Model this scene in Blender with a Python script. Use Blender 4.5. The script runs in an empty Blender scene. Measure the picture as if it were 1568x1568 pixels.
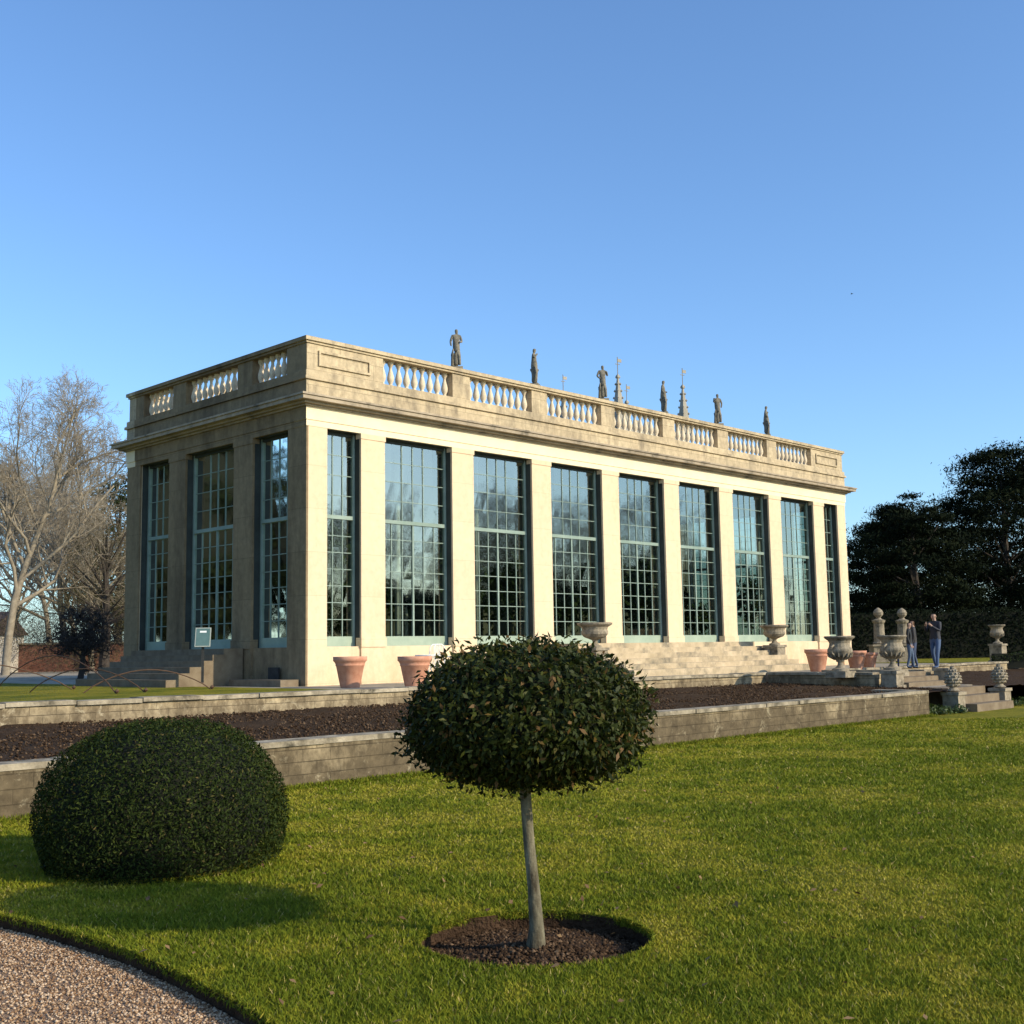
import bpy, bmesh, math, random
import numpy as np
from mathutils import Vector, Matrix
rng=np.random.default_rng(7); random.seed(7)
scene=bpy.context.scene
col=scene.collection
CH=1.7; ZT=0.95
TH=.7728
U=np.array([math.sin(TH),math.cos(TH)]); Vv=np.array([-math.cos(TH),math.sin(TH)]); B0=np.array([-5.167,29.46])
def Wd(a,b,z=None):
    p=B0+a*U+b*Vv
    return (p[0],p[1]) if z is None else (p[0],p[1],z)
ROT=math.atan2(U[1],U[0])
# ---------------------------------------------------------------- materials
def new_mat(name):
    m=bpy.data.materials.new(name); m.use_nodes=True
    nt=m.node_tree; b=nt.nodes['Principled BSDF']
    return m,nt,b
def mat(name,c1,c2,scale=3.0,rough=.85,bump=.3,bscale=30,c3=None,s3=.6,streak=False,dist=.02,spec=.3):
    m,nt,b=new_mat(name); N=nt.nodes; Lk=nt.links
    tc=N.new('ShaderNodeTexCoord'); mp=N.new('ShaderNodeMapping'); Lk.new(tc.outputs['Object'],mp.inputs[0])
    if streak: mp.inputs['Scale'].default_value=(1,1,.25)
    n=N.new('ShaderNodeTexNoise'); n.inputs['Scale'].default_value=scale; n.inputs['Detail'].default_value=7; n.inputs['Roughness'].default_value=.65
    Lk.new(mp.outputs[0],n.inputs[0])
    r=N.new('ShaderNodeValToRGB'); r.color_ramp.elements[0].position=.35; r.color_ramp.elements[1].position=.68
    r.color_ramp.elements[0].color=(*c1,1); r.color_ramp.elements[1].color=(*c2,1)
    Lk.new(n.outputs[0],r.inputs[0]); out=r.outputs[0]
    if c3:
        n3=N.new('ShaderNodeTexNoise'); n3.inputs['Scale'].default_value=s3; n3.inputs['Detail'].default_value=8; n3.inputs['Roughness'].default_value=.7
        Lk.new(mp.outputs[0],n3.inputs[0])
        r3=N.new('ShaderNodeValToRGB'); r3.color_ramp.elements[0].position=.5; r3.color_ramp.elements[1].position=.66
        Lk.new(n3.outputs[0],r3.inputs[0])
        mx=N.new('ShaderNodeMix'); mx.data_type='RGBA'; Lk.new(r3.outputs[0],mx.inputs[0]); Lk.new(out,mx.inputs[6]); mx.inputs[7].default_value=(*c3,1); out=mx.outputs[2]
    Lk.new(out,b.inputs['Base Color']); b.inputs['Roughness'].default_value=rough; b.inputs['Specular IOR Level'].default_value=spec
    if bump:
        nb=N.new('ShaderNodeTexNoise'); nb.inputs['Scale'].default_value=bscale; nb.inputs['Detail'].default_value=6
        Lk.new(tc.outputs['Object'],nb.inputs[0])
        bp=N.new('ShaderNodeBump'); bp.inputs['Strength'].default_value=bump; bp.inputs['Distance'].default_value=dist
        Lk.new(nb.outputs[0],bp.inputs['Height']); Lk.new(bp.outputs[0],b.inputs['Normal'])
    return m
def leaf_mat(name,cols,rough=.5,trans=.25,spec=.4):
    m,nt,b=new_mat(name); N=nt.nodes; Lk=nt.links
    at=N.new('ShaderNodeAttribute'); at.attribute_name='rnd'
    r=N.new('ShaderNodeValToRGB'); e=r.color_ramp.elements
    e[0].position=cols[0][0]; e[0].color=(*cols[0][1],1); e[1].position=cols[-1][0]; e[1].color=(*cols[-1][1],1)
    for p,c in cols[1:-1]:
        x=e.new(p); x.color=(*c,1)
    Lk.new(at.outputs['Fac'],r.inputs[0]); Lk.new(r.outputs[0],b.inputs['Base Color'])
    b.inputs['Roughness'].default_value=rough; b.inputs['Specular IOR Level'].default_value=spec
    if trans>0:
        t=N.new('ShaderNodeBsdfTranslucent'); Lk.new(r.outputs[0],t.inputs[0]); mx=N.new('ShaderNodeMixShader'); mx.inputs[0].default_value=trans
        o=N['Material Output']; Lk.new(b.outputs[0],mx.inputs[1]); Lk.new(t.outputs[0],mx.inputs[2]); Lk.new(mx.outputs[0],o.inputs[0])
    return m
def stone_blocks(name,c1,c2,mortar,c3,bw=.9,bh=.32,s3=.5,c3pos=(.48,.62),amp=(.62,1.12),bstr=.5,zg=None,vs=.5,c4=None):
    m,nt,b=new_mat(name); N=nt.nodes; Lk=nt.links
    tc=N.new('ShaderNodeTexCoord'); sp=N.new('ShaderNodeSeparateXYZ'); Lk.new(tc.outputs['Object'],sp.inputs[0])
    ad=N.new('ShaderNodeMath'); ad.operation='ADD'; Lk.new(sp.outputs[0],ad.inputs[0]); Lk.new(sp.outputs[1],ad.inputs[1])
    cb=N.new('ShaderNodeCombineXYZ'); Lk.new(ad.outputs[0],cb.inputs[0]); Lk.new(sp.outputs[2],cb.inputs[1])
    br=N.new('ShaderNodeTexBrick'); br.inputs['Scale'].default_value=1; br.inputs['Brick Width'].default_value=bw; br.inputs['Row Height'].default_value=bh
    br.inputs['Mortar Size'].default_value=.006; br.inputs['Mortar Smooth'].default_value=.3
    br.inputs['Color1'].default_value=(*c1,1); br.inputs['Color2'].default_value=(*c2,1); br.inputs['Mortar'].default_value=(*mortar,1)
    Lk.new(cb.outputs[0],br.inputs[0])
    n=N.new('ShaderNodeTexNoise'); n.inputs['Scale'].default_value=5; n.inputs['Detail'].default_value=8; n.inputs['Roughness'].default_value=.7; Lk.new(tc.outputs['Object'],n.inputs[0])
    r=N.new('ShaderNodeValToRGB'); r.color_ramp.elements[0].position=.3; r.color_ramp.elements[1].position=.7; r.color_ramp.elements[0].color=(amp[0],amp[0]*.98,amp[0]*.95,1); r.color_ramp.elements[1].color=(amp[1],amp[1],amp[1]*.97,1)
    Lk.new(n.outputs[0],r.inputs[0])
    n3=N.new('ShaderNodeTexNoise'); n3.inputs['Scale'].default_value=s3; n3.inputs['Detail'].default_value=10; n3.inputs['Roughness'].default_value=.75
    mp=N.new('ShaderNodeMapping'); mp.inputs['Scale'].default_value=(1,1,vs); Lk.new(tc.outputs['Object'],mp.inputs[0]); Lk.new(mp.outputs[0],n3.inputs[0])
    src=n3.outputs[0]
    if zg:
        mr=N.new('ShaderNodeMapRange'); mr.inputs[1].default_value=zg[0]; mr.inputs[2].default_value=zg[1]; mr.inputs[3].default_value=zg[2]; mr.inputs[4].default_value=0
        Lk.new(sp.outputs[2],mr.inputs[0]); a2=N.new('ShaderNodeMath'); a2.operation='ADD'; Lk.new(src,a2.inputs[0]); Lk.new(mr.outputs[0],a2.inputs[1]); src=a2.outputs[0]
    r3=N.new('ShaderNodeValToRGB'); r3.color_ramp.elements[0].position=c3pos[0]; r3.color_ramp.elements[1].position=c3pos[1]; r3.color_ramp.elements[1].color=(.88,.88,.88,1); Lk.new(src,r3.inputs[0])
    mx=N.new('ShaderNodeMix'); mx.data_type='RGBA'; Lk.new(r3.outputs[0],mx.inputs[0]); Lk.new(br.outputs[0],mx.inputs[6]); mx.inputs[7].default_value=(*c3,1)
    o=mx.outputs[2]
    if c4:
        n4=N.new('ShaderNodeTexNoise'); n4.inputs['Scale'].default_value=3.2; n4.inputs['Detail'].default_value=9; n4.inputs['Roughness'].default_value=.8; n4.inputs['Distortion'].default_value=.5; Lk.new(tc.outputs['Object'],n4.inputs[0])
        r4=N.new('ShaderNodeValToRGB'); r4.color_ramp.elements[0].position=.56; r4.color_ramp.elements[1].position=.64; r4.color_ramp.elements[1].color=(.8,.8,.8,1); Lk.new(n4.outputs[0],r4.inputs[0])
        m4=N.new('ShaderNodeMix'); m4.data_type='RGBA'; Lk.new(r4.outputs[0],m4.inputs[0]); Lk.new(o,m4.inputs[6]); m4.inputs[7].default_value=(*c4,1); o=m4.outputs[2]
    ml=N.new('ShaderNodeMix'); ml.data_type='RGBA'; ml.blend_type='MULTIPLY'; ml.inputs[0].default_value=1; Lk.new(o,ml.inputs[6]); Lk.new(r.outputs[0],ml.inputs[7])
    Lk.new(ml.outputs[2],b.inputs['Base Color']); b.inputs['Roughness'].default_value=.9; b.inputs['Specular IOR Level'].default_value=.2
    bp=N.new('ShaderNodeBump'); bp.inputs['Strength'].default_value=bstr; bp.inputs['Distance'].default_value=.015
    sb=N.new('ShaderNodeMath'); sb.operation='SUBTRACT'; Lk.new(n.outputs[0],sb.inputs[0]); Lk.new(br.outputs['Fac'],sb.inputs[1]); Lk.new(sb.outputs[0],bp.inputs['Height']); Lk.new(bp.outputs[0],b.inputs['Normal'])
    return m
M={}
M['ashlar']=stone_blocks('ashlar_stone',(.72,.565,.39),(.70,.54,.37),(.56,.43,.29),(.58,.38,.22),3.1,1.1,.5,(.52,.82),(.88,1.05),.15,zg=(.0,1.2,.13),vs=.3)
M['ashlar2']=stone_blocks('ashlar_stone_shaded_side',(.27,.20,.12),(.245,.18,.105),(.16,.12,.07),(.11,.08,.05),3.1,1.1,.8,(.46,.66),(.75,1.12),.3,vs=.2)  # darker copy of the ashlar: side shade and weathering both in the colour
M['frieze']=mat('frieze_stone',(.78,.64,.42),(.80,.69,.48),2,.85,.1,40)
M['parapet']=stone_blocks('weathered_stone',(.56,.45,.30),(.49,.39,.26),(.30,.24,.16),(.24,.195,.14),2.2,.42,1.6,(.47,.66),(.7,1.12),.35,vs=.3)
M['cornice']=mat('cornice_stone',(.28,.225,.16),(.48,.39,.28),3,.9,.3,40,c3=(.12,.10,.075),s3=1.5)
M['balust']=mat('baluster_stone',(.56,.46,.33),(.70,.59,.44),4,.9,.2,40)
M['statue']=mat('statue_stone',(.11,.10,.08),(.27,.235,.18),6,.9,.3,40)
M['wallstone']=stone_blocks('garden_wall_stone',(.36,.285,.18),(.27,.21,.13),(.10,.08,.05),(.10,.075,.045),.62,.16,1.5,(.40,.58),(.45,1.3),.8,zg=(.1,.60,.20),c4=(.40,.34,.23))
M['terrwall']=stone_blocks('terrace_wall_stone',(.46,.37,.24),(.35,.275,.175),(.14,.11,.075),(.14,.105,.065),.62,.16,1.3,(.44,.60),(.5,1.25),.7,zg=(.5,.95,.12),c4=(.48,.41,.29))
M['coping']=mat('coping_stone',(.17,.14,.095),(.46,.39,.28),3.5,.9,.5,30,c3=(.07,.06,.04),s3=1.8)
M['soil']=mat('soil',(.042,.025,.013),(.085,.052,.030),9,.95,1,45,dist=.06,spec=.1)
M['mulch']=mat('mulch',(.036,.021,.012),(.08,.047,.028),9,.95,1,45,dist=.05,spec=.1)
M['paving']=mat('paving',(.30,.25,.18),(.42,.36,.27),2,.9,.3,30,c3=(.18,.16,.12),s3=.8)
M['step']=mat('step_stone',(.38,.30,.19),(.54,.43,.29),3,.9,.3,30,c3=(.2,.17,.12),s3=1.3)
M['stepd']=mat('step_stone_brown_shade',(.15,.11,.07),(.23,.18,.12),3,.9,.3,30)  # brown step stone, colour darkened to carry the shade on the steps
M['terra']=mat('terracotta',(.46,.20,.12),(.60,.32,.21),6,.8,.15,30)
M['urn']=mat('urn_stone',(.20,.165,.115),(.37,.31,.225),9,.9,.4,40,c3=(.08,.07,.05),s3=3)
M['bark']=mat('tree_bark',(.19,.155,.11),(.32,.27,.195),4,.9,.4,20)
M['barkd']=mat('dark_bark',(.035,.028,.022),(.07,.055,.045),4,.9,.4,20)
M['white']=mat('white_paint',(.70,.70,.68),(.78,.78,.76),4,.5,0)
M['frame']=mat('window_frame_paint',(.19,.255,.215),(.27,.34,.29),2,.6,.05,30)
M['panel']=mat('door_panel_paint',(.26,.33,.26),(.34,.41,.32),2,.6,.05,30)
M['jamb']=mat('window_lining_paint_and_shade',(.025,.03,.028),(.045,.055,.05),2,.6,0)  # dark lining paint, with the shade of the reveals put into its colour
M['iron']=mat('dark_iron',(.02,.02,.02),(.04,.04,.038),6,.6,0)
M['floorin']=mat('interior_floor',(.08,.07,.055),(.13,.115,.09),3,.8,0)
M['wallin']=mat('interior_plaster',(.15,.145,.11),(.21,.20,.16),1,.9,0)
M['brick']=stone_blocks('red_brick',(.30,.12,.08),(.24,.10,.07),(.25,.2,.16),(.2,.1,.08),.25,.08,.8)
M['render']=mat('cottage_render',(.50,.46,.40),(.58,.54,.47),1,.9,.1)
M['slate']=mat('roof_slate',(.07,.05,.045),(.12,.09,.075),4,.8,.3)
M['church']=mat('church_stone',(.28,.25,.2),(.38,.34,.28),2,.9,.3)
M['trunk']=mat('lichen_bark',(.05,.038,.022),(.24,.215,.14),16,.9,.6,60,c3=(.035,.025,.014),s3=5,streak=True,dist=.01)
m,nt,b=new_mat('window_glass'); N=nt.nodes; Lk=nt.links
tr=N.new('ShaderNodeBsdfTransparent'); tr.inputs[0].default_value=(.62,.71,.64,1)
gl=N.new('ShaderNodeBsdfGlossy'); gl.inputs['Roughness'].default_value=.04; gl.inputs[0].default_value=(.84,.88,.80,1)
fr=N.new('ShaderNodeFresnel'); fr.inputs[0].default_value=1.6
ma=N.new('ShaderNodeMath'); ma.operation='MULTIPLY_ADD'; ma.inputs[1].default_value=1.5; ma.inputs[2].default_value=.20; ma.use_clamp=True
Lk.new(fr.outputs[0],ma.inputs[0]); mx=N.new('ShaderNodeMixShader'); Lk.new(ma.outputs[0],mx.inputs[0]); Lk.new(tr.outputs[0],mx.inputs[1]); Lk.new(gl.outputs[0],mx.inputs[2]); Lk.new(mx.outputs[0],N['Material Output'].inputs[0])
tc=N.new('ShaderNodeTexCoord'); nb=N.new('ShaderNodeTexNoise'); nb.inputs['Scale'].default_value=1.6; nb.inputs['Detail'].default_value=2; Lk.new(tc.outputs['Object'],nb.inputs[0])
bp=N.new('ShaderNodeBump'); bp.inputs['Strength'].default_value=.10; bp.inputs['Distance'].default_value=.02; Lk.new(nb.outputs[0],bp.inputs['Height']); Lk.new(bp.outputs[0],gl.inputs['Normal'])
M['glass']=m
m,nt,b=new_mat('lawn_grass'); N=nt.nodes; Lk=nt.links
tc=N.new('ShaderNodeTexCoord')
def noise(s,d=6,r=.6):
    n=N.new('ShaderNodeTexNoise'); n.inputs['Scale'].default_value=s; n.inputs['Detail'].default_value=d; n.inputs['Roughness'].default_value=r; Lk.new(tc.outputs['Object'],n.inputs[0]); return n
n1=noise(.8,7,.7); n2=noise(14,8,.75)
r1=N.new('ShaderNodeValToRGB'); r1.color_ramp.elements[0].position=.38; r1.color_ramp.elements[1].position=.62
r1.color_ramp.elements[0].color=(.13,.155,.014,1); r1.color_ramp.elements[1].color=(.32,.275,.03,1); Lk.new(n1.outputs[0],r1.inputs[0])
r2=N.new('ShaderNodeValToRGB'); r2.color_ramp.elements[0].position=.3; r2.color_ramp.elements[1].position=.7
r2.color_ramp.elements[0].color=(.5,.55,.5,1); r2.color_ramp.elements[1].color=(1.35,1.25,1.1,1); Lk.new(n2.outputs[0],r2.inputs[0])
ml=N.new('ShaderNodeMix'); ml.data_type='RGBA'; ml.blend_type='MULTIPLY'; ml.inputs[0].default_value=1; Lk.new(r1.outputs[0],ml.inputs[6]); Lk.new(r2.outputs[0],ml.inputs[7]); Lk.new(ml.outputs[2],b.inputs['Base Color'])
b.inputs['Roughness'].default_value=.9; b.inputs['Specular IOR Level'].default_value=.1
nb=noise(40,6,.8); bp=N.new('ShaderNodeBump'); bp.inputs['Strength'].default_value=1; bp.inputs['Distance'].default_value=.05; Lk.new(nb.outputs[0],bp.inputs['Height']); Lk.new(bp.outputs[0],b.inputs['Normal'])
M['lawn']=m
M['gravel']=mat('gravel',(.22,.13,.075),(.40,.27,.175),60,.95,1,90,dist=.02,spec=.1)
M['bay']=leaf_mat('topiary_leaf',[(0,(.014,.021,.005)),(.6,(.032,.043,.007)),(.84,(.066,.070,.011)),(.92,(.12,.064,.018)),(1,(.15,.085,.03))],.55,.18,.15)
M['yew']=leaf_mat('yew_leaf',[(0,(.012,.021,.005)),(.6,(.025,.040,.007)),(.95,(.052,.066,.011)),(1,(.11,.08,.03))],.7,.15,.1)
M['conif']=leaf_mat('conifer_leaf',[(0,(.005,.008,.004)),(.7,(.010,.015,.006)),(1,(.024,.027,.010))],.85,.05,.06)
M['ivy']=leaf_mat('ivy_leaf',[(0,(.012,.02,.006)),(1,(.04,.05,.016))],.7,.1,.1)
M['twigleaf']=leaf_mat('twig_mass',[(0,(.05,.042,.022)),(.6,(.10,.085,.045)),(1,(.16,.14,.075))],.9,.1,.1)
M['blade']=leaf_mat('grass_blade',[(0,(.08,.115,.010)),(.40,(.17,.195,.014)),(.70,(.30,.27,.026)),(.92,(.42,.35,.07)),(1,(.42,.33,.14))],.7,.22,.1)
M['plant']=leaf_mat('plant_leaf',[(0,(.03,.05,.012)),(1,(.09,.13,.03))],.5,.2)
M['dead']=leaf_mat('dead_leaf',[(0,(.10,.05,.02)),(1,(.30,.18,.08))],.8,.1)
M['peb']=leaf_mat('pebbles',[(0,(.16,.085,.045)),(.5,(.36,.23,.13)),(1,(.60,.45,.31))],.9,0,.1)
M['clod']=leaf_mat('soil_clods',[(0,(.026,.015,.009)),(.8,(.085,.052,.030)),(1,(.16,.105,.065))],.95,0,.05)
# ---------------------------------------------------------------- mesh helpers
class MB:
    def __init__(s): s.v=[]; s.f=[]; s.m=[]
    def add(s,vs,fs,mi=0):
        o=len(s.v); s.v+= [tuple(x) for x in vs]; s.f+=[tuple(o+i for i in f) for f in fs]; s.m+=[mi]*len(fs)
    def box(s,x0,x1,y0,y1,z0,z1,mi=0,fn=None):
        vs=[(x,y,z) for z in (z0,z1) for y in (y0,y1) for x in (x0,x1)]
        if fn: vs=[fn(*p) for p in vs]
        s.add(vs,[(0,2,3,1),(4,5,7,6),(0,1,5,4),(2,6,7,3),(0,4,6,2),(1,3,7,5)],mi)
    def lathe(s,prof,c,n=10,mi=0,rot=0,cap=True):
        vs=[];fs=[]
        for r,z in prof:
            for i in range(n):
                t=2*math.pi*i/n+rot; vs.append((c[0]+r*math.cos(t),c[1]+r*math.sin(t),c[2]+z))
        for j in range(len(prof)-1):
            for i in range(n):
                k=(i+1)%n; fs.append((j*n+i,j*n+k,(j+1)*n+k,(j+1)*n+i))
        if cap: fs.append(tuple(range(n))[::-1]); fs.append(tuple((len(prof)-1)*n+i for i in range(n)))
        s.add(vs,fs,mi)
    def tube(s,pts,rad,n=6,mi=0):
        vs=[];fs=[]; P=[Vector(p) for p in pts]
        for j,p in enumerate(P):
            d=(P[min(j+1,len(P)-1)]-P[max(j-1,0)]).normalized()
            a=d.cross(Vector((0,0,1))); 
            if a.length<.05: a=d.cross(Vector((1,0,0)))
            a.normalize(); c=d.cross(a); r=rad[j] if hasattr(rad,'__len__') else rad
            for i in range(n):
                t=2*math.pi*i/n; vs.append(p+a*(r*math.cos(t))+c*(r*math.sin(t)))
        for j in range(len(P)-1):
            for i in range(n):
                k=(i+1)%n; fs.append((j*n+i,j*n+k,(j+1)*n+k,(j+1)*n+i))
        fs.append(tuple(range(n))); fs.append(tuple((len(P)-1)*n+i for i in range(n)))
        s.add(vs,fs,mi)
    def obj(s,name,mats,parent=None,smooth=False,loc=None,rotz=0,recalc=True):
        me=bpy.data.meshes.new(name); me.from_pydata(s.v,[],s.f)
        for mm in mats: me.materials.append(M[mm] if isinstance(mm,str) else mm)
        me.polygons.foreach_set('material_index',s.m)
        if smooth: me.polygons.foreach_set('use_smooth',[True]*len(s.f))
        if recalc:
            bm=bmesh.new(); bm.from_mesh(me); bmesh.ops.recalc_face_normals(bm,faces=bm.faces); bm.to_mesh(me); bm.free()
        me.update()
        o=bpy.data.objects.new(name,me); col.objects.link(o)
        if parent: o.parent=parent
        if loc: o.location=loc if len(loc)==3 else (loc[0],loc[1],0)
        o.rotation_euler[2]=rotz
        return o
def empty(name,loc=(0,0,0),rotz=0):
    e=bpy.data.objects.new(name,None); col.objects.link(e); e.location=loc; e.rotation_euler[2]=rotz; e.empty_display_size=.2; return e
def np_mesh(name,V,F,matl,rnd=None,parent=None,loc=None):
    V=np.asarray(V,dtype=np.float32); F=np.asarray(F,dtype=np.int32); k=F.shape[1]
    me=bpy.data.meshes.new(name); me.vertices.add(len(V)); me.vertices.foreach_set('co',V.ravel())
    me.loops.add(F.size); me.loops.foreach_set('vertex_index',F.ravel())
    me.polygons.add(len(F)); me.polygons.foreach_set('loop_start',np.arange(0,F.size,k,dtype=np.int32)); 
    me.update(calc_edges=True)
    if rnd is not None:
        a=me.attributes.new('rnd','FLOAT','POINT'); a.data.foreach_set('value',np.asarray(rnd,dtype=np.float32))
    me.materials.append(M[matl] if isinstance(matl,str) else matl)
    o=bpy.data.objects.new(name,me); col.objects.link(o)
    if parent: o.parent=parent
    if loc is not None: o.location=loc
    return o
def unit(a): return a/np.maximum(np.linalg.norm(a,axis=1,keepdims=True),1e-9)
def leaves(P,Nr,L,Wl,jit=.6,rnd=None,tipdir=None):
    n=len(P); nn=unit(Nr+rng.normal(0,jit,(n,3)))
    t=rng.normal(0,1,(n,3)) if tipdir is None else tipdir+rng.normal(0,.5,(n,3))
    t=unit(t-nn*np.sum(t*nn,1,keepdims=True)); s=np.cross(nn,t)
    l=(L*rng.uniform(.7,1.3,n))[:,None]; w=(Wl*rng.uniform(.7,1.3,n))[:,None]
    a=P-t*l*.5; c=P+t*l*.5; b=P+s*w*.5-t*l*.05+nn*w*.15; d=P-s*w*.5-t*l*.05+nn*w*.15
    V=np.stack([a,b,c,d],1).reshape(-1,3); F=np.arange(4*n).reshape(n,4)
    r=rng.random(n) if rnd is None else rnd
    return V,F,np.repeat(r,4)
# ---------------------------------------------------------------- building
L=27.3; W=9.27
org=empty('orangery_building',(B0[0],B0[1],ZT),ROT)
H0=6.5
front=[(.65,1.75,'n')]+[(13.65+(i-3)*3.29-1.225,13.65+(i-3)*3.29+1.225,'w') for i in range(7)]+[(L-1.75,L-.65,'n')]
side=[(.80,2.42,'s'),(3.33,5.85,'d'),(6.75,8.45,'s')]
fF=lambda s,d,z:(s,d,z)
fB=lambda s,d,z:(s,W-d,z)
fL=lambda s,d,z:(d,s,z)
fR=lambda s,d,z:(L-d,s,z)
ZB=.92; ZTR=4.26
wall=MB(); frm=MB(); gls=MB()
for x0,x1 in ((0,.65),(L-.65,L)):
    for y0,y1 in ((0,.8),(W-.8,W)):
        if x0==0:
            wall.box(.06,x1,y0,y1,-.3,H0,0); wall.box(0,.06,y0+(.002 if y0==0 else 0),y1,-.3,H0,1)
        else: wall.box(x0,x1,y0,y1,-.3,H0,0)
def doside(openings,fn,wm,solid=False):
    for i in range(len(openings)-1):
        a=openings[i][1]; b=openings[i+1][0]
        wall.box(a,b,0,.45,-.3,H0,wm,fn)
        wall.box(a-.02,b+.02,-.03,.2,ZB-.02,ZB+.22,wm,fn)
        wall.box(a-.02,b+.02,-.02,.2,H0-.14,H0-.002,wm,fn)
    for a,b,k in openings:
        wall.box(a,b,.06,.45,-.3,ZB,wm,fn)
        if solid:
            wall.box(a,b,.15,.40,ZB,H0,wm,fn); continue
        d0=.31
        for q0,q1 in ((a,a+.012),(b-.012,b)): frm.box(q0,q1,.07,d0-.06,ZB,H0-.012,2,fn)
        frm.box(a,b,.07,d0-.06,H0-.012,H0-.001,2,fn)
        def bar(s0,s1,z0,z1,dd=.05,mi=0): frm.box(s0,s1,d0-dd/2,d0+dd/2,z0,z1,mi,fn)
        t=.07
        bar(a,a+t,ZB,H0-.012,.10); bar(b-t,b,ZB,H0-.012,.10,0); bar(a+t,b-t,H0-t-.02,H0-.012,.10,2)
        bar(a+t,b-t,ZTR-.05,ZTR+.05,.12)
        pb=ZB+.26
        bar(a+t,b-t,ZB,pb,.07,1)
        nc={'w':6,'n':3,'s':4,'d':6}[k]
        w=(b-a-2*t)
        for i in range(1,nc):
            s=a+t+w*i/nc; th=.028 if (nc==6 and i==3) else .012
            bar(s-th,s+th,pb,ZTR-.05,.06 if th>.02 else .04)
            if nc!=6 or i%2==0 or i==3: bar(s-.012,s+.012,ZTR+.05,H0-t-.02,.04)
        nr=7
        for j in range(1,nr):
            z=pb+(ZTR-.05-pb)*j/nr; bar(a+t,b-t,z-.010,z+.010,.03)
        for j in range(1,4):
            z=ZTR+.05+(H0-t-ZTR-.07)*j/4; bar(a+t,b-t,z-.009,z+.009,.03)
        for (za,zb) in ((pb,ZTR),(ZTR,H0-t)):
            for i in range(nc):
                s0=a+t+w*i/nc; s1=a+t+w*(i+1)/nc
                nz=4 if za==pb else 2
                for q in range(nz):
                    z0=za+(zb-za)*q/nz; z1=za+(zb-za)*(q+1)/nz; e=[rng.uniform(-.0025,.0025) for _ in range(4)]
                    gls.add([fn(s0,d0+e[0],z0),fn(s1,d0+e[1],z0),fn(s1,d0+e[2],z1),fn(s0,d0+e[3],z1)],[(0,1,2,3)])
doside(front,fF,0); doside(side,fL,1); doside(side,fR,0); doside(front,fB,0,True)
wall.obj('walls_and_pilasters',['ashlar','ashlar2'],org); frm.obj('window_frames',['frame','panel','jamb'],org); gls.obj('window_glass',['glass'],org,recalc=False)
def ring(mb,z0,z1,p,inn,mi=0,ml=None):
    ml=mi if ml is None else ml
    mb.box(-p,L+p,-p,inn,z0,z1,mi); mb.box(-p,L+p,W-inn,W+p,z0,z1,mi)
    mb.box(-p,inn,inn,W-inn,z0,z1,ml); mb.box(L-inn,L+p,inn,W-inn,z0,z1,mi)
    if ml!=mi: mb.box(-p-.004,-p+.05,-p+.004,inn,z0+.002,z1-.002,ml)
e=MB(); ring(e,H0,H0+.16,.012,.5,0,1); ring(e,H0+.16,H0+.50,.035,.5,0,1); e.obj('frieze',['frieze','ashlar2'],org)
e=MB()
ring(e,7.00,7.05,.10,.5); ring(e,7.05,7.11,.20,.5); ring(e,7.11,7.21,.36,.5); ring(e,7.21,7.26,.40,.5)
e.obj('cornice',['cornice'],org)
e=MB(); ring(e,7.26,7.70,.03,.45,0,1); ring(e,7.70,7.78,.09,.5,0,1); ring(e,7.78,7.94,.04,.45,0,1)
PT=8.66
def panel(s0,s1,fn):
    e.box(s0,s1,.02,.42,7.94,PT,0,fn)
    a,b=s0+.35,s1-.45
    for q in ((a,b,8.44,8.50),(a,b,8.10,8.16)): e.box(q[0],q[1],-.03,.02,q[2],q[3],0,fn)
    for q in ((a,a+.06),(b-.06,b)): e.box(q[0],q[1],-.03,.02,8.16,8.44,0,fn)
piersF=[13.65+(i-2.5)*3.29 for i in range(6)]
for fn in (fF,fB):
    panel(.02,2.52,fn); panel(L-2.52,L-.02,fn)
    for c in piersF: e.box(c-.34,c+.34,.03,.41,7.94,PT,0,fn)
piersS=[2.87,6.30]
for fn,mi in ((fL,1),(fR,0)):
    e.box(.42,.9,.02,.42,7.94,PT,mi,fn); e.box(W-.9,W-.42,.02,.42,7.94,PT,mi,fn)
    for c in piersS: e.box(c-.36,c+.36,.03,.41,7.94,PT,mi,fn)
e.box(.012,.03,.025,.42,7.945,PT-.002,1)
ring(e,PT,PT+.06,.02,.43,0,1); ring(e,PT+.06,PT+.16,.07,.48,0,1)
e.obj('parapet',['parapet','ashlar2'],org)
e=MB()
prof=[(.085,0),(.085,.06),(.05,.075),(.05,.11),(.092,.2),(.098,.28),(.07,.4),(.042,.5),(.042,.57),(.06,.585),(.06,.62),(.085,.63),(.085,.72)]
def balrow(s0,s1,n,fn):
    for i in range(n):
        s=s0+(s1-s0)*(i+.5)/n; x,y,z=fn(s,.22,7.94); e.lathe(prof,(x,y,z),8,cap=False)
edges=[2.52]+sum([[c-.34,c+.34] for c in piersF],[])+[L-2.52]
for fn in (fF,fB):
    for i in range(7): balrow(edges[2*i],edges[2*i+1],9,fn)
es=[.9,2.51,3.23,5.94,6.66,W-.9]
for fn in (fL,fR):
    for i,n in enumerate((6,9,6)): balrow(es[2*i],es[2*i+1],n,fn)
e.obj('balusters',['balust'],org,smooth=True)
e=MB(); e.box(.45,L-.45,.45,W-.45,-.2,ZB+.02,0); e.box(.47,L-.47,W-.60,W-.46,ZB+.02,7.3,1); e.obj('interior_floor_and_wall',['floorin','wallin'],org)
e=MB()
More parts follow.
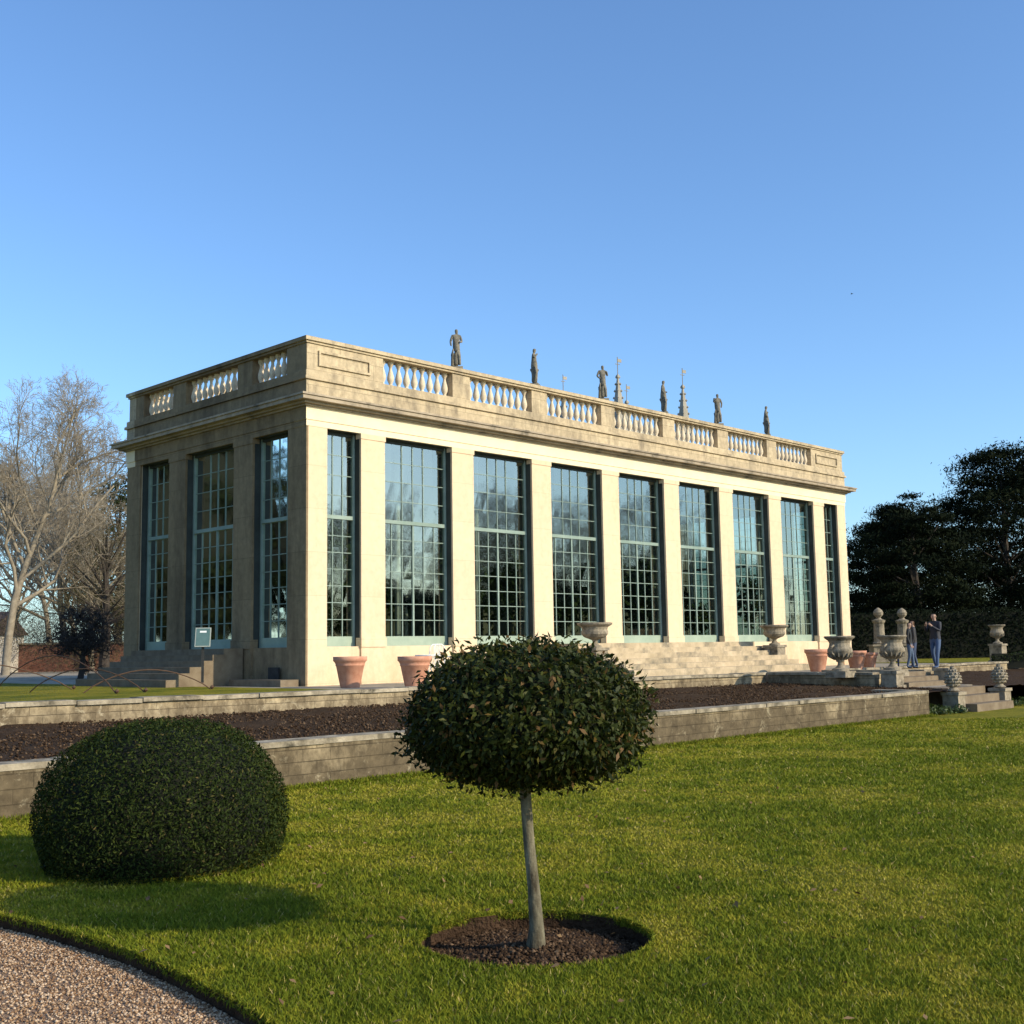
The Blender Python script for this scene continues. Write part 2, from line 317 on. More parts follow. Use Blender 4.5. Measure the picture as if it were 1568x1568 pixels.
e.add([(.5,.5,7.3),(L-.5,.5,7.3),(L-.5,W/2,8.3),(.5,W/2,8.3)],[(0,1,2,3)]); e.add([(.5,W-.5,7.3),(L-.5,W-.5,7.3),(L-.5,W/2,8.3),(.5,W/2,8.3)],[(3,2,1,0)])
e.obj('roof_glazing',['glass'],org,recalc=False)
e=MB()
for i in range(34):
    x=.6+i*(L-1.2)/33
    e.tube([(x,.5,7.33),(x,W/2,8.33),(x,W-.5,7.33)],.045,4)
e.tube([(.5,W/2,8.35),(L-.5,W/2,8.35)],.07,6)
for k in (2,3.3):
    e.tube([(.5,k,7.3+ (k-.5)/4.135),(L-.5,k,7.3+(k-.5)/4.135)],.04,4)
for i in range(7):
    x=13.65+(i-3)*3.29
    for y in (2.9,6.4): e.lathe([(.16,0),(.16,.12),(.09,.2),(.08,5.8),(.15,6.0),(.15,6.9)],(x+1.64,y,ZB+.02),10)
for y in (2.9,6.4): e.lathe([(.2,0),(.2,.12),(.13,.2),(.12,5.8),(.2,6.0),(.2,6.9)],(1.9,y,ZB+.02),12)
e.obj('roof_bars_and_columns',['white'],org,smooth=False)
PV=[];PF=[];PR=[];o=0
for i in range(38):
    cx,cy,h=rng.uniform(1.2,L-1.2),rng.uniform(2.5,W-1.2),rng.uniform(1.6,4.6)
    if i<9: cx,cy,h=rng.uniform(1.3,4.5),rng.uniform(1.8,7.5),rng.uniform(1.8,5)
    n=340; d=unit(rng.normal(0,1,(n,3))); P=np.array([cx,cy,ZB+h*.6])+d*np.array([.8,.8,h*.45])*rng.uniform(.4,1,(n,1))
    v,f,r=leaves(P,d,.35,.12); PV.append(v);PF.append(f+o);PR.append(r);o+=len(v)
np_mesh('interior_plants',np.vstack(PV),np.vstack(PF),'plant',np.concatenate(PR),org)
e=MB()
c=13.0; n=6; rise=(ZB)/n
for i in range(n):
    z1=rise*(i+1); ext=(n-i)*.42
    e.box(c-4.6-(0 if i else .1),c+4.6+(0 if i else .1),-ext-1.2 if i<n-1 else -1.6,-.06,z1-rise if i else -.3,z1,0)
e.obj('front_steps',['step'],org)
e=MB()
for i in range(6):
    z1=rise*(i+1); ext=(6-i)*.33+.3
    e.box(-ext,-.06,2.7,7.6,z1-rise if i else -.3,z1,0)
e.box(-.6,-.06,.2,2.5,-.3,.12,0)
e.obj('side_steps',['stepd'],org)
e=MB(); e.box(-.05,0,1.1,1.55,.12,.42,0); e.obj('vent_grille',['iron'],org)
# ---------------------------------------------------------------- figures
def skin_body(name,J,E,root,mats,matfn,loc,rotz,scale=1,sub=2,extra=None,parent=None):
    names=list(J); idx={k:i for i,k in enumerate(names)}
    me=bpy.data.meshes.new(name+'_sk'); me.from_pydata([J[k][0] for k in names],[(idx[a],idx[b]) for a,b in E],[])
    o=bpy.data.objects.new(name+'_sk',me); col.objects.link(o)
    md=o.modifiers.new('s','SKIN'); md.use_smooth_shade=True
    for k in names:
        sv=me.skin_vertices[0].data[idx[k]]; r=J[k][1]; sv.radius=(r,r) if not hasattr(r,'__len__') else r
        sv.use_root=(k==root)
    md2=o.modifiers.new('u','SUBSURF'); md2.levels=sub; md2.render_levels=sub
    bpy.context.view_layer.update()
    ev=o.evaluated_get(bpy.context.evaluated_depsgraph_get()); m2=bpy.data.meshes.new_from_object(ev)
    m2.name=name
    bpy.data.objects.remove(o)
    for mm in mats: m2.materials.append(mm if not isinstance(mm,str) else M[mm])
    for p in m2.polygons:
        p.use_smooth=True; p.material_index=matfn(p.center)
    ob=bpy.data.objects.new(name,m2); col.objects.link(ob); ob.location=loc; ob.rotation_euler[2]=rotz; ob.scale=(scale,)*3
    if parent: ob.parent=parent
    if extra:
        e=MB(); mm=extra(e); x=e.obj('head_details',mm,ob,smooth=True)
    return ob
def new_simple(n,c,rough=.7):
    return mat(n,tuple(x*.85 for x in c),c,12,rough,.1,40)
def person(name,loc,rotz,h,cols,arm='side',stride=.12):
    skin,hair,top,leg,shoe=cols
    J={'pel':((0,0,.95),(.16,.12)),'waist':((0,0,1.1),(.145,.11)),'chest':((0,.0,1.33),(.18,.125)),'neckb':((0,0,1.47),(.075,.07)),'neck':((0,.01,1.53),.05),'head':((0,.03,1.62),(.075,.09)),'top':((0,.02,1.72),(.07,.08)),
    'hipL':((-.10,0,.88),.10),'knL':((-.12,stride*.6+.02,.48),.062),'anL':((-.12,stride,.09),.042),'toL':((-.13,stride+.17,.04),.04),
    'hipR':((.10,0,.88),.10),'knR':((.11,-stride*.2+.03,.48),.062),'anR':((.12,-stride,.09),.042),'toR':((.14,-stride+.17,.04),.04),
    'shL':((-.19,0,1.42),.065),'shR':((.19,0,1.42),.065)}
    if arm=='phone':
        J['elL']=((-.24,.10,1.18),.046); J['wrL']=((-.12,.30,1.32),.033); J['haL']=((-.08,.35,1.38),.03)
        J['elR']=((.25,.10,1.18),.046); J['wrR']=((.12,.30,1.34),.033); J['haR']=((.06,.35,1.40),.03)
    else:
        J['elL']=((-.25,-.03,1.14),.046); J['wrL']=((-.26,.05,.90),.033); J['haL']=((-.26,.08,.82),.03)
        J['elR']=((.25,-.03,1.14),.046); J['wrR']=((.27,.06,.90),.033); J['haR']=((.27,.09,.82),.03)
    E=[('pel','waist'),('waist','chest'),('chest','neckb'),('neckb','neck'),('neck','head'),('head','top'),('pel','hipL'),('hipL','knL'),('knL','anL'),('anL','toL'),('pel','hipR'),('hipR','knR'),('knR','anR'),('anR','toR'),('chest','shL'),('shL','elL'),('elL','wrL'),('wrL','haL'),('chest','shR'),('shR','elR'),('elR','wrR'),('wrR','haR')]
    for s in 'LR':
        hp=Vector(J['ha'+s][0]); wp=Vector(J['wr'+s][0]); d=(hp-wp).normalized(); sd=d.cross(Vector((0,1,.3))).normalized()
        for k in range(4):
            J['f%s%d'%(s,k)]=(tuple(hp+d*(.07-.008*abs(k-1))+sd*(.022*(k-1.5))),.008); E.append(('ha'+s,'f%s%d'%(s,k)))
        J['t'+s]=(tuple(hp+d*.02+Vector((0,.05,0))),.009); E.append(('ha'+s,'t'+s))
    ms=[new_simple(name+'_'+n,c) for n,c in zip(('skin','hair','top','trousers','shoes'),(skin,hair,top,leg,shoe))]
    def mf(c):
        if c.z<.075: return 4
        if c.z>1.50:
            if c.z>1.68 or (c.y<-.0 and c.z>1.55): return 1
            return 0
        for s in 'LR':
            hp=Vector(J['ha'+s][0])
            if (c-hp).length<.085: return 0
        if c.z<.93 and abs(c.x)<.22: return 3
        return 2
    def ex(e):
        e.lathe([(.002,0),(.016,.0),(.002,.05)],(0,.125,1.60),6,0)
        for sx in (-1,1):
            e.lathe([(.004,0),(.016,.02),(.004,.055)],(sx*.088,.02,1.60),6,0); e.lathe([(.003,-.008),(.010,0),(.003,.008)],(sx*.03,.112,1.635),6,1)
        e.box(-.022,.022,.108,.118,1.568,1.576,2)
        return [ms[0],ms[1],new_simple(name+'_lips',(.35,.12,.10))]
    return skin_body(name,J,E,'pel',ms,mf,loc,rotz,h/1.79,2,ex)
def statue(k):
    s=1 if k%2==0 else -1
    J={'pel':((.02*s,0,.95),(.17,.14)),'waist':((0,0,1.12),(.13,.11)),'chest':((-.02*s,0,1.36),(.17,.12)),'nb':((-.02*s,0,1.5),.06),'head':((.0,.03,1.63),(.08,.095)),'top':((0,.02,1.73),(.07,.08)),
    'r1':((.03*s,.01,.6),(.17,.15)),'r2':((.03*s,0,.3),(.15,.14)),'r3':((.02*s,0,.03),(.19,.17)),
    'kn':((-.1*s,.13,.52),.08),'ft':((-.13*s,.12,.06),.06),
    'shL':((-.18,0,1.42),.065),'shR':((.18,0,1.42),.065)}
    if k%3==0: J.update({'eL':((-.25,.02,1.16),.05),'wL':((-.12,.20,1.10),.04),'eR':((.26,-.02,1.15),.05),'wR':((.25,.10,.93),.04)})
    elif k%3==1: J.update({'eL':((-.27,.0,1.18),.05),'wL':((-.22,.02,.93),.04),'eR':((.26,.08,1.22),.05),'wR':((.10,.20,1.45),.04)})
    else: J.update({'eL':((-.27,.0,1.2),.05),'wL':((-.18,.12,1.42),.04),'eR':((.28,-.02,1.18),.05),'wR':((.16,.12,1.02),.04)})
    E=[('pel','waist'),('waist','chest'),('chest','nb'),('nb','head'),('head','top'),('pel','r1'),('r1','r2'),('r2','r3'),('pel','kn'),('kn','ft'),('chest','shL'),('shL','eL'),('eL','wL'),('chest','shR'),('shR','eR'),('eR','wR')]
    return J,E
for k,cc in enumerate(piersF):
    J,E=statue(k)
    wx,wy=Wd(cc,.22)
    skin_body('parapet_statue',J,E,'pel',['statue'],lambda c:0,(wx,wy,ZT+PT+.16+.10),ROT+math.pi+(.5 if k%2 else -.55),.65,2,lambda e:(e.box(-.25,.25,-.22,.22,-.16,0.01,0),e.tube([(.2,.1,.02),(.22,.12,.5),(.16,.1,.8)],[.09,.06,.03],6),['statue'])[-1])
# ---------------------------------------------------------------- terrain
edge_y=np.array([-20,2,4.2,5.7,7.2,8.2,9.8,18,40,70]); edge_x=np.array([.9,.35,-.3,-1.1,-2.3,-3.5,-6,-20,-60,-115])
def edx(y): return np.interp(y,edge_y,edge_x)
ys=np.concatenate([np.linspace(-20,2,6),np.linspace(2.3,18,60),np.array([25,40,70])])
xs=edx(ys); 
for _ in range(3): xs[1:-1]=(xs[:-2]+2*xs[1:-1]+xs[2:])/4
def edx(y): return np.interp(y,ys,xs)
TC=(.10,7.27); TR=.69
bm=bmesh.new()
outer=[(x,y) for x,y in zip(xs,ys)]+[(-115,300),(700,1000),(900,-20)]
ov=[bm.verts.new((x,y,0)) for x,y in outer]
oe=[bm.edges.new((ov[i],ov[(i+1)%len(ov)])) for i in range(len(ov))]
nh=90; hv=[]
for i in range(nh):
    t=2*math.pi*i/nh; r=TR*(1+.012*math.sin(5*t)+.012*math.sin(11*t+1)+rng.uniform(-.008,.008)); hv.append(bm.verts.new((TC[0]+r*1.02*math.cos(t),TC[1]+r*math.sin(t),0)))
he=[bm.edges.new((hv[i],hv[(i+1)%nh])) for i in range(nh)]
bmesh.ops.triangle_fill(bm,use_beauty=True,use_dissolve=False,edges=oe+he)
for f in bm.faces:
    if f.normal.z<0: f.normal_flip()
def skirt(vs,closed,dz):
    low=[bm.verts.new((v.co.x,v.co.y,dz)) for v in vs]
    n=len(vs)
    for i in range(n if closed else n-1):
        j=(i+1)%n; f=bm.faces.new((vs[i],vs[j],low[j],low[i])); f.material_index=1
skirt(hv,True,-.13); skirt(ov[:len(xs)],False,-.10)
me=bpy.data.meshes.new('lawn'); bm.to_mesh(me); bm.free(); me.materials.append(M['lawn']); me.materials.append(M['mulch'])
lawn=bpy.data.objects.new('lawn',me); col.objects.link(lawn)
gx=xs+.12; e=MB(); vs=[];fs=[]
for x,y in zip(gx,ys): vs+= [(x,y,-.08),(x-260,y-30,-.08)]
for i in range(len(ys)-1): fs.append((2*i,2*i+1,2*i+3,2*i+2))
e.add(vs,fs); e.obj('gravel_path',['gravel'],recalc=False)
e=MB(); n=40; vs=[];fs=[]
R=[0,.1,.2,.3,.4,.5,.6,.74]
for r in R:
    for i in range(n):
        t=2*math.pi*i/n; vs.append((TC[0]+r*math.cos(t),TC[1]+r*math.sin(t),-.10+.07*math.exp(-(r/.3)**2)+rng.uniform(-.012,.012)))
for j in range(len(R)-1):
    for i in range(n): k=(i+1)%n; fs.append((j*n+i,j*n+k,(j+1)*n+k,(j+1)*n+i))
e.add(vs,fs); e.obj('tree_pit_soil',['mulch'],smooth=True,recalc=False)
def rocks(name,P,S,matl):
    n=len(P); base=np.array([[1,0,0],[0,1,0],[-1,0,0],[0,-1,0],[0,0,1],[0,0,-1]],float)
    Fb=np.array([[0,1,4],[1,2,4],[2,3,4],[3,0,4],[1,0,5],[2,1,5],[3,2,5],[0,3,5]])
    V=base[None]*S[:,None,None]*rng.uniform(.5,1.2,(n,6,1))
    an=rng.uniform(0,6.28,n); c,s=np.cos(an),np.sin(an)
    X=V[:,:,0]*c[:,None]-V[:,:,1]*s[:,None]; Y=V[:,:,0]*s[:,None]+V[:,:,1]*c[:,None]
    V=np.stack([X,Y,V[:,:,2]*.7],2)+P[:,None]
    F=(Fb[None]+6*np.arange(n)[:,None,None]).reshape(-1,3)
    return np_mesh(name,V.reshape(-1,3),F,matl,np.repeat(rng.random(n),6))
n=4200; t=rng.uniform(0,6.28,n); r=TR*np.sqrt(rng.random(n))*.98
rocks('tree_pit_mulch',np.stack([TC[0]+r*np.cos(t),TC[1]+r*np.sin(t),-.10+.07*np.exp(-(r/.3)**2)+.004],1),rng.uniform(.006,.024,n),'clod')
n=42000; y=rng.uniform(4.6,9.0,n); x=edx(y)-rng.random(n)**1.2*3.2-.01
k=x>-.5*y; rocks('gravel_stones',np.stack([x,y,np.full(n,-.076)],1)[k],rng.uniform(.004,.014,k.sum()),'peb')
YB=-5.5; YF=-11.35
def prism(mb,a0,a1,b0,b1,z0,z1,mi=0):
    vs=[]
    for z in (z0,z1):
        for b in (b0,b1):
            for a in (a0,a1):
                x,y=Wd(a,b); vs.append((x,y,z))
    mb.add(vs,[(0,2,3,1),(4,5,7,6),(0,1,5,4),(2,6,7,3),(0,4,6,2),(1,3,7,5)],mi)
e=MB()
prism(e,-1.5,400,YB+.2,600,-.3,ZT-.05,0); e.obj('terrace_paving',['paving'])
e=MB(); prism(e,-400,-1.5,YB+.2,600,-.3,ZT-.03,0)
prism(e,29.5,400,YB+.4,600,ZT-.046,ZT-.03,0); e.obj('upper_lawn',['lawn'])
def bed(name,a0,a1,b0,b1,z0,z1,st=.22):
    na=int((a1-a0)/st)+1; nb=int((b1-b0)/st)+1
    A,Bb=np.meshgrid(np.linspace(a0,a1,na),np.linspace(b0,b1,nb)); t=(Bb-b0)/(b1-b0)
    Z=z0+(z1-z0)*t+rng.normal(0,.016,A.shape)+.03*np.sin(A*1.1)*np.sin(Bb*1.7)
    X=B0[0]+A*U[0]+Bb*Vv[0]; Y=B0[1]+A*U[1]+Bb*Vv[1]
    V=np.stack([X,Y,Z],2).reshape(-1,3); I=np.arange(na*nb).reshape(nb,na)
    F=np.stack([I[:-1,:-1],I[:-1,1:],I[1:,1:],I[1:,:-1]],2).reshape(-1,4)
    o=np_mesh(name,V,F,'soil'); return o
bed('flower_bed_soil',-40,12.1,YF+.1,YB,.53,.66)
bed('flower_bed_soil',14.9,60,YF+.1,YB,.53,.66)
e=MB(); prism(e,12.1,14.9,-10.3,-8.9,-.2,.56,0); prism(e,12.0,15.0,-8.7,YB+.2,-.2,ZT-.045,0); e.obj('axis_path',['paving'])
n=14000; a=rng.uniform(-14,12,n); b=rng.uniform(YF+.4,YB-.1,n); X=B0[0]+a*U[0]+b*Vv[0]; Y=B0[1]+a*U[1]+b*Vv[1]
rocks('flower_bed_clods',np.stack([X,Y,.55+.13*(b-YF)/(YB-YF)],1),rng.uniform(.01,.035,n),'clod')
def gwall(name,segs,th,h0,wm,copw=.06,coph=.07):
    e=MB()
    for (a0,b0,a1,b1,t0,t1) in segs:
        p=np.array([a0,b0]);q=np.array([a1,b1]); d=(q-p)/np.linalg.norm(q-p); nr=np.array([-d[1],d[0]])
        Ls=np.linalg.norm(q-p); nseg=max(1,int(Ls/1.15))
        for mi,w,zl,zh in ((0,th/2,None,-coph),(1,th/2+copw,-coph,0)):
            for s in range(1 if mi==0 else nseg):
                ns=1 if mi==0 else nseg
                g=0 if mi==0 else .006
                A=p+(q-p)*(s/ns)+d*g; C=p+(q-p)*((s+1)/ns)-d*g
                ta=t0+(t1-t0)*s/ns; tb=t0+(t1-t0)*(s+1)/ns
                jz=0 if mi==0 else rng.uniform(-.010,.010); jw=0 if mi==0 else rng.uniform(-.02,.015)
                vs=[]
                for top in (0,1):
                    for P,tt in ((A-nr*(w+jw),ta),(C-nr*(w+jw),tb),(C+nr*w,tb),(A+nr*w,ta)):
                        x,y=Wd(P[0],P[1]); z=(h0 if (zl is None) else tt+zl+jz) if top==0 else tt+zh+jz
                        vs.append((x,y,z))
                e.add(vs,[(3,2,1,0),(4,5,6,7),(0,1,5,4),(1,2,6,5),(2,3,7,6),(3,0,4,7)],mi)
    return e.obj(name,[wm,'coping'])
gwall('garden_wall',[(-42,YF,9.6,YF,.60,.60),(9.6,YF+.22,9.6,YF+1.2,.60,.60)],.34,-.2,'wallstone',.03)
gwall('garden_wall',[(16.6,YF,60,YF,.60,.60)],.34,-.2,'wallstone',.03)
gwall('terrace_wall',[(-42,YB,-4,YB,1.08,1.0),(-4,YB,11.8,YB,.99,.96),(12.0,YB-.25,12.0,-9.0,.96,.96)],.36,.3,'terrwall')
gwall('terrace_wall',[(15.2,YB,60,YB,.97,1.0),(15.0,YB-.25,15.0,-9.0,.96,.96)],.36,.3,'terrwall')
e=MB()
for i in range(3): prism(e,11.75,14.0,-11.75+.36*i,-10.3,-.1 if i==0 else .19*i,.19*(i+1))
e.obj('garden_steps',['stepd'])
e=MB()
for i in range(3): prism(e,12.25,14.75,-9.75+.34*i,-8.69,.5 if i==0 else .56+.125*i,.56+.125*(i+1))
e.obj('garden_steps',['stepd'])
def pedestal(mb,c,w,h,mi=0):
    x,y,z=c
    mb.box(x-w*.6,x+w*.6,y-w*.6,y+w*.6,z-.05,z+.08,mi); mb.box(x-w*.5,x+w*.5,y-w*.5,y+w*.5,z+.08,z+h-.08,mi); mb.box(x-w*.58,x+w*.58,y-w*.58,y+w*.58,z+h-.08,z+h,mi)
for a in (11.95,15.05):
    e=MB(); pedestal(e,(0,0,0),.42,.45); e.obj('stone_pedestal',['urn'],loc=Wd(a,-9.45,.56),rotz=ROT)
for px,(a,b) in ((0,(11.45,-11.3)),(1,(14.3,-11.3))):
    e=MB(); pedestal(e,(0,0,0),.40,.50)
    e.lathe([(.10,0),(.16,.03),(.10,.08),(.08,.12)],(0,0,.50),12)
    prof=[]
    for j in range(14):
        t=j/13; r=.20*math.sin(math.pi*(.12+.88*t)**.8)+.012; prof.append((max(r*(1.0 if j%2 else .86),.01),.12+t*.50))
    e.lathe(prof,(0,0,.50),14)
    for j in range(7):
        for i in range(9):
            t=(j+.5)/7; r=.19*math.sin(math.pi*(.12+.88*t)**.8)+.01; an=2*math.pi*(i+.5*(j%2))/9
            e.lathe([(.005,-.03),(.032,0),(.004,.045)],(r*math.cos(an),r*math.sin(an),.62+t*.5),5)
    e.obj('pinecone_finial',['urn'],loc=Wd(a,b,0),rotz=ROT)
URN=[(.20,0),(.20,.05),(.12,.08),(.07,.14),(.06,.20),(.10,.22),(.10,.25),(.16,.29),(.25,.36),(.29,.45),(.285,.50),(.25,.56),(.235,.64),(.26,.70),(.34,.76),(.36,.79),(.34,.81),(.26,.80),(.2,.7),(.01,.68)]
TAZ=[(.17,0),(.17,.04),(.10,.07),(.06,.13),(.07,.18),(.14,.21),(.27,.26),(.33,.33),(.33,.40),(.31,.44),(.33,.50),(.43,.56),(.44,.60),(.38,.61),(.28,.52),(.01,.48)]
def urn(loc,prof,s,ph=0,pw=.4,handles=True,name='stone_urn'):
    e=MB()
    if ph>0: pedestal(e,(0,0,0),pw,ph)
    e.lathe([(r*s,z*s) for r,z in prof],(0,0,ph),20,cap=False)
    if handles:
        for sx in (-1,1):
            e.tube([(sx*.25*s,0,ph+.36*s),(sx*.37*s,0,ph+.42*s),(sx*.38*s,0,ph+.55*s),(sx*.28*s,0,ph+.60*s)],.022*s,6)
    for i in range(16):
        t=2*math.pi*i/16; e.tube([(.13*s*math.cos(t),.13*s*math.sin(t),ph+.26*s),(.26*s*math.cos(t),.26*s*math.sin(t),ph+.34*s),(.295*s*math.cos(t),.295*s*math.sin(t),ph+.42*s)],[.012*s,.024*s,.01*s],5)
    return e.obj(name,['urn'],loc=loc,rotz=ROT)
urn(Wd(8.1,-2.5,ZT-.06),TAZ,1.15,.85,.5,False)
urn(Wd(17.45,-2.5,ZT-.06),TAZ,1.1,.85,.5,False)
urn((8.75,32.0,ZT-.06),URN,1.15,.12,.5)
urn((10.25,32.3,ZT-.06),URN,1.15,.12,.5)
def pot(loc,s,name='terracotta_pot'):
    e=MB(); e.lathe([(.22*s,0),(.235*s,.04*s),(.33*s,.50*s),(.345*s,.51*s),(.345*s,.53*s),(.34*s,.54*s),(.37*s,.60*s),(.40*s,.62*s),(.40*s,.72*s),(.35*s,.72*s),(.33*s,.64*s),(.01,.62*s)],(0,0,0),22,cap=False)
    e.obj(name,['terra'],loc=loc,smooth=True)
pot((-3.85,27.9,ZT-.05),1.0); pot((-2.25,26.9,ZT-.05),.98)
for x,y,s in ((9.3,36.6,.95),(10.9,38.0,.85),(11.6,39.0,.75)): pot((x,y,ZT-.05),s)
def chair(name,loc,rz):
    e=MB(); t=.014
    for sx in (-1,1):
        e.tube([(sx*.2,.2,0),(sx*.18,.17,.45)],t,5); e.tube([(sx*.2,-.22,0),(sx*.18,-.18,.45),(sx*.17,-.24,.92)],t,5)
        e.tube([(sx*.2,.18,.45),(sx*.24,.16,.66),(sx*.2,-.2,.68)],t,5)
    e.tube([(-.17,-.24,.92),(-.1,-.26,.98),(.1,-.26,.98),(.17,-.24,.92)],t,5)
    for i in range(5): e.tube([(-.12+i*.06,-.19,.46),(-.12+i*.06,-.25,.95)],.008,4)
    for i in range(7): e.box(-.2,.2,-.19+i*.055,-.155+i*.055,.45,.465)
    e.obj(name,['white'],loc=loc,rotz=rz)
chair('garden_chair',(-2.15,29.6,ZT-.05),.9); chair('garden_chair',(-1.65,28.9,ZT-.05),-2.3)
e=MB(); e.lathe([(.32,.70),(.33,.715),(.32,.73)],(0,0,0),20)
for i in range(3):
    t=2*math.pi*i/3; e.tube([(.26*math.cos(t),.26*math.sin(t),0),(.05*math.cos(t),.05*math.sin(t),.4),(.2*math.cos(t),.2*math.sin(t),.70)],.014,5)
e.obj('garden_table',['white'],loc=(-2.1,29.0,ZT-.05))
e=MB(); e.box(-.03,.03,-.03,.03,0,1.0,0)
fnr=lambda x,y,z:(x,y*math.cos(1.15)-z*math.sin(1.15)-.0,1.0+y*math.sin(1.15)+z*math.cos(1.15)+.12)
e.box(-.19,.19,-.26,.26,-.012,.012,3,fnr); e.box(-.165,.165,-.235,.235,.013,.017,1,fnr); e.box(-.08,.08,.12,.17,.018,.02,2,fnr)
M['signb']=mat('sign_board',(.07,.13,.125),(.10,.17,.165),4,.5,0); M['signr']=mat('sign_rim',(.30,.32,.28),(.36,.38,.34),4,.5,0)
e.obj('information_lectern',['iron','signb','white','signr'],loc=(-7.75,29.6,ZT+.08),rotz=.15)
for k,(x0,x1,y0,y1,h) in enumerate(((-15.6,-10.9,27,29.5,.75),(-12.3,-8.5,28.2,25.5,.85),(-11.2,-8.1,27.5,26.2,.55),(-9.6,-7.0,26.5,27.6,.5))):
    e=MB(); pts=[]
    for i in range(15):
        t=i/14; pts.append((x0+(x1-x0)*t,y0+(y1-y0)*t,ZT-.05+h*math.sin(math.pi*t)**.8))
    e.tube(pts,.014,5); e.lathe([(.01,-.05),(.055,0),(.01,.05)],(x1,y1,ZT+.02),8); e.obj('metal_garden_hoop',[new_simple('rusty_iron',(.10,.055,.032))])
# ---------------------------------------------------------------- topiary tree
top=empty('topiary_tree',(.1,7.22,0))
e=MB(); e.tube([(0,0,-.08),(.0,0,-.02),(.005,0,.08),(-.008,.0,.3),(-.03,.0,.55),(-.045,.0,.8),(-.055,0,1.0),(-.05,0,1.2)],[.066,.058,.044,.037,.034,.034,.038,.035],14)
for i in range(14):
    t=rng.uniform(0,6.28); e.tube([(-.05,0,.92+rng.uniform(0,.15)),(-.05+.25*math.cos(t),.25*math.sin(t),1.1),(-.05+.5*math.cos(t),.5*math.sin(t),1.2)],[.018,.012,.006],5)
e.obj('trunk',['trunk'],top,smooth=True)
def dome_pts(n,R,hu,hd,cz,p=2.3,shell=(.80,1.03),cx=0,cy=0,bump=.03,seed=0):
    d=unit(rng.normal(0,1,(n,3)))
    r=np.abs(d); q=(r[:,0]**2+r[:,1]**2)**.5
    s=1/((q**p+np.abs(d[:,2])**p)**(1/p))
    ph=np.arctan2(d[:,1],d[:,0])
    bb=1+bump*(np.sin(3*ph+5*d[:,2]+seed)+.7*np.sin(7*ph-9*d[:,2]+seed)+.6*np.sin(13*ph+14*d[:,2]))
    u=rng.uniform(0,1,n)**.6; k=(shell[0]+(shell[1]-shell[0])*u)*s*bb
    P=np.stack([cx+d[:,0]*k*R,cy+d[:,1]*k*R,cz+d[:,2]*k*np.where(d[:,2]>0,hu,hd)],1)
    nn=unit(np.stack([d[:,0]/R,d[:,1]/R,d[:,2]/np.where(d[:,2]>0,hu,hd)],1))
    return P,nn
def dome_core(name,R,hu,hd,cz,parent,sc,cx=0,p=2.3):
    e=MB(); n=28; m=14; vs=[];fs=[]
    for j in range(m+1):
        ph=-math.pi/2+math.pi*j/m
        for i in range(n):
            t=2*math.pi*i/n; d=(math.cos(ph)*math.cos(t),math.cos(ph)*math.sin(t),math.sin(ph)); s=1/((abs(math.cos(ph))**p+abs(d[2])**p)**(1/p))*sc*rng.uniform(.97,1.03)
            vs.append((cx+d[0]*s*R,d[1]*s*R,cz+d[2]*s*(hu if d[2]>0 else hd)))
    for j in range(m):
        for i in range(n): k=(i+1)%n; fs.append((j*n+i,j*n+k,(j+1)*n+k,(j+1)*n+i))
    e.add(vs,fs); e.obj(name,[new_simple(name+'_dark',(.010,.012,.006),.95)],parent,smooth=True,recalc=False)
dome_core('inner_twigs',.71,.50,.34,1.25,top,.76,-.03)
P,nn=dome_pts(24000,.72,.50,.36,1.25,2.15,(.72,1.01),-.03,0,.020)
tip=nn+np.array([0,0,-.8])
cl=.5+.5*np.sin(P[:,0]*19+2*np.sin(P[:,2]*17))*np.sin(P[:,1]*17+P[:,2]*21)
v,f,r=leaves(P,nn,.044,.020,.9,np.clip(rng.random(len(P))*.8+.2*cl,0,1),tip)
P2,nn2=dome_pts(2200,.72,.50,.37,1.25,2.15,(1.0,1.08),-.03,0,.04)
v2,f2,r2=leaves(P2,nn2,.048,.021,1.0,rng.random(len(P2)),nn2)
np_mesh('crown_leaves',np.vstack([v,v2]),np.vstack([f,f2+len(v)]),'bay',np.concatenate([r,r2]),top)
bush=empty('clipped_yew_bush',(-2.93,10.0,0))
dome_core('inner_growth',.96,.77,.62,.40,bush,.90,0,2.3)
P,nn=dome_pts(62000,1.0,.77,.80,.40,2.25,(.86,1.015),0,0,.014,2)
k=P[:,2]>-.01; P=P[k]; nn=nn[k]
v,f,r=leaves(P,nn,.034,.012,.9)
np_mesh('yew_foliage',v,f,'yew',r,bush)
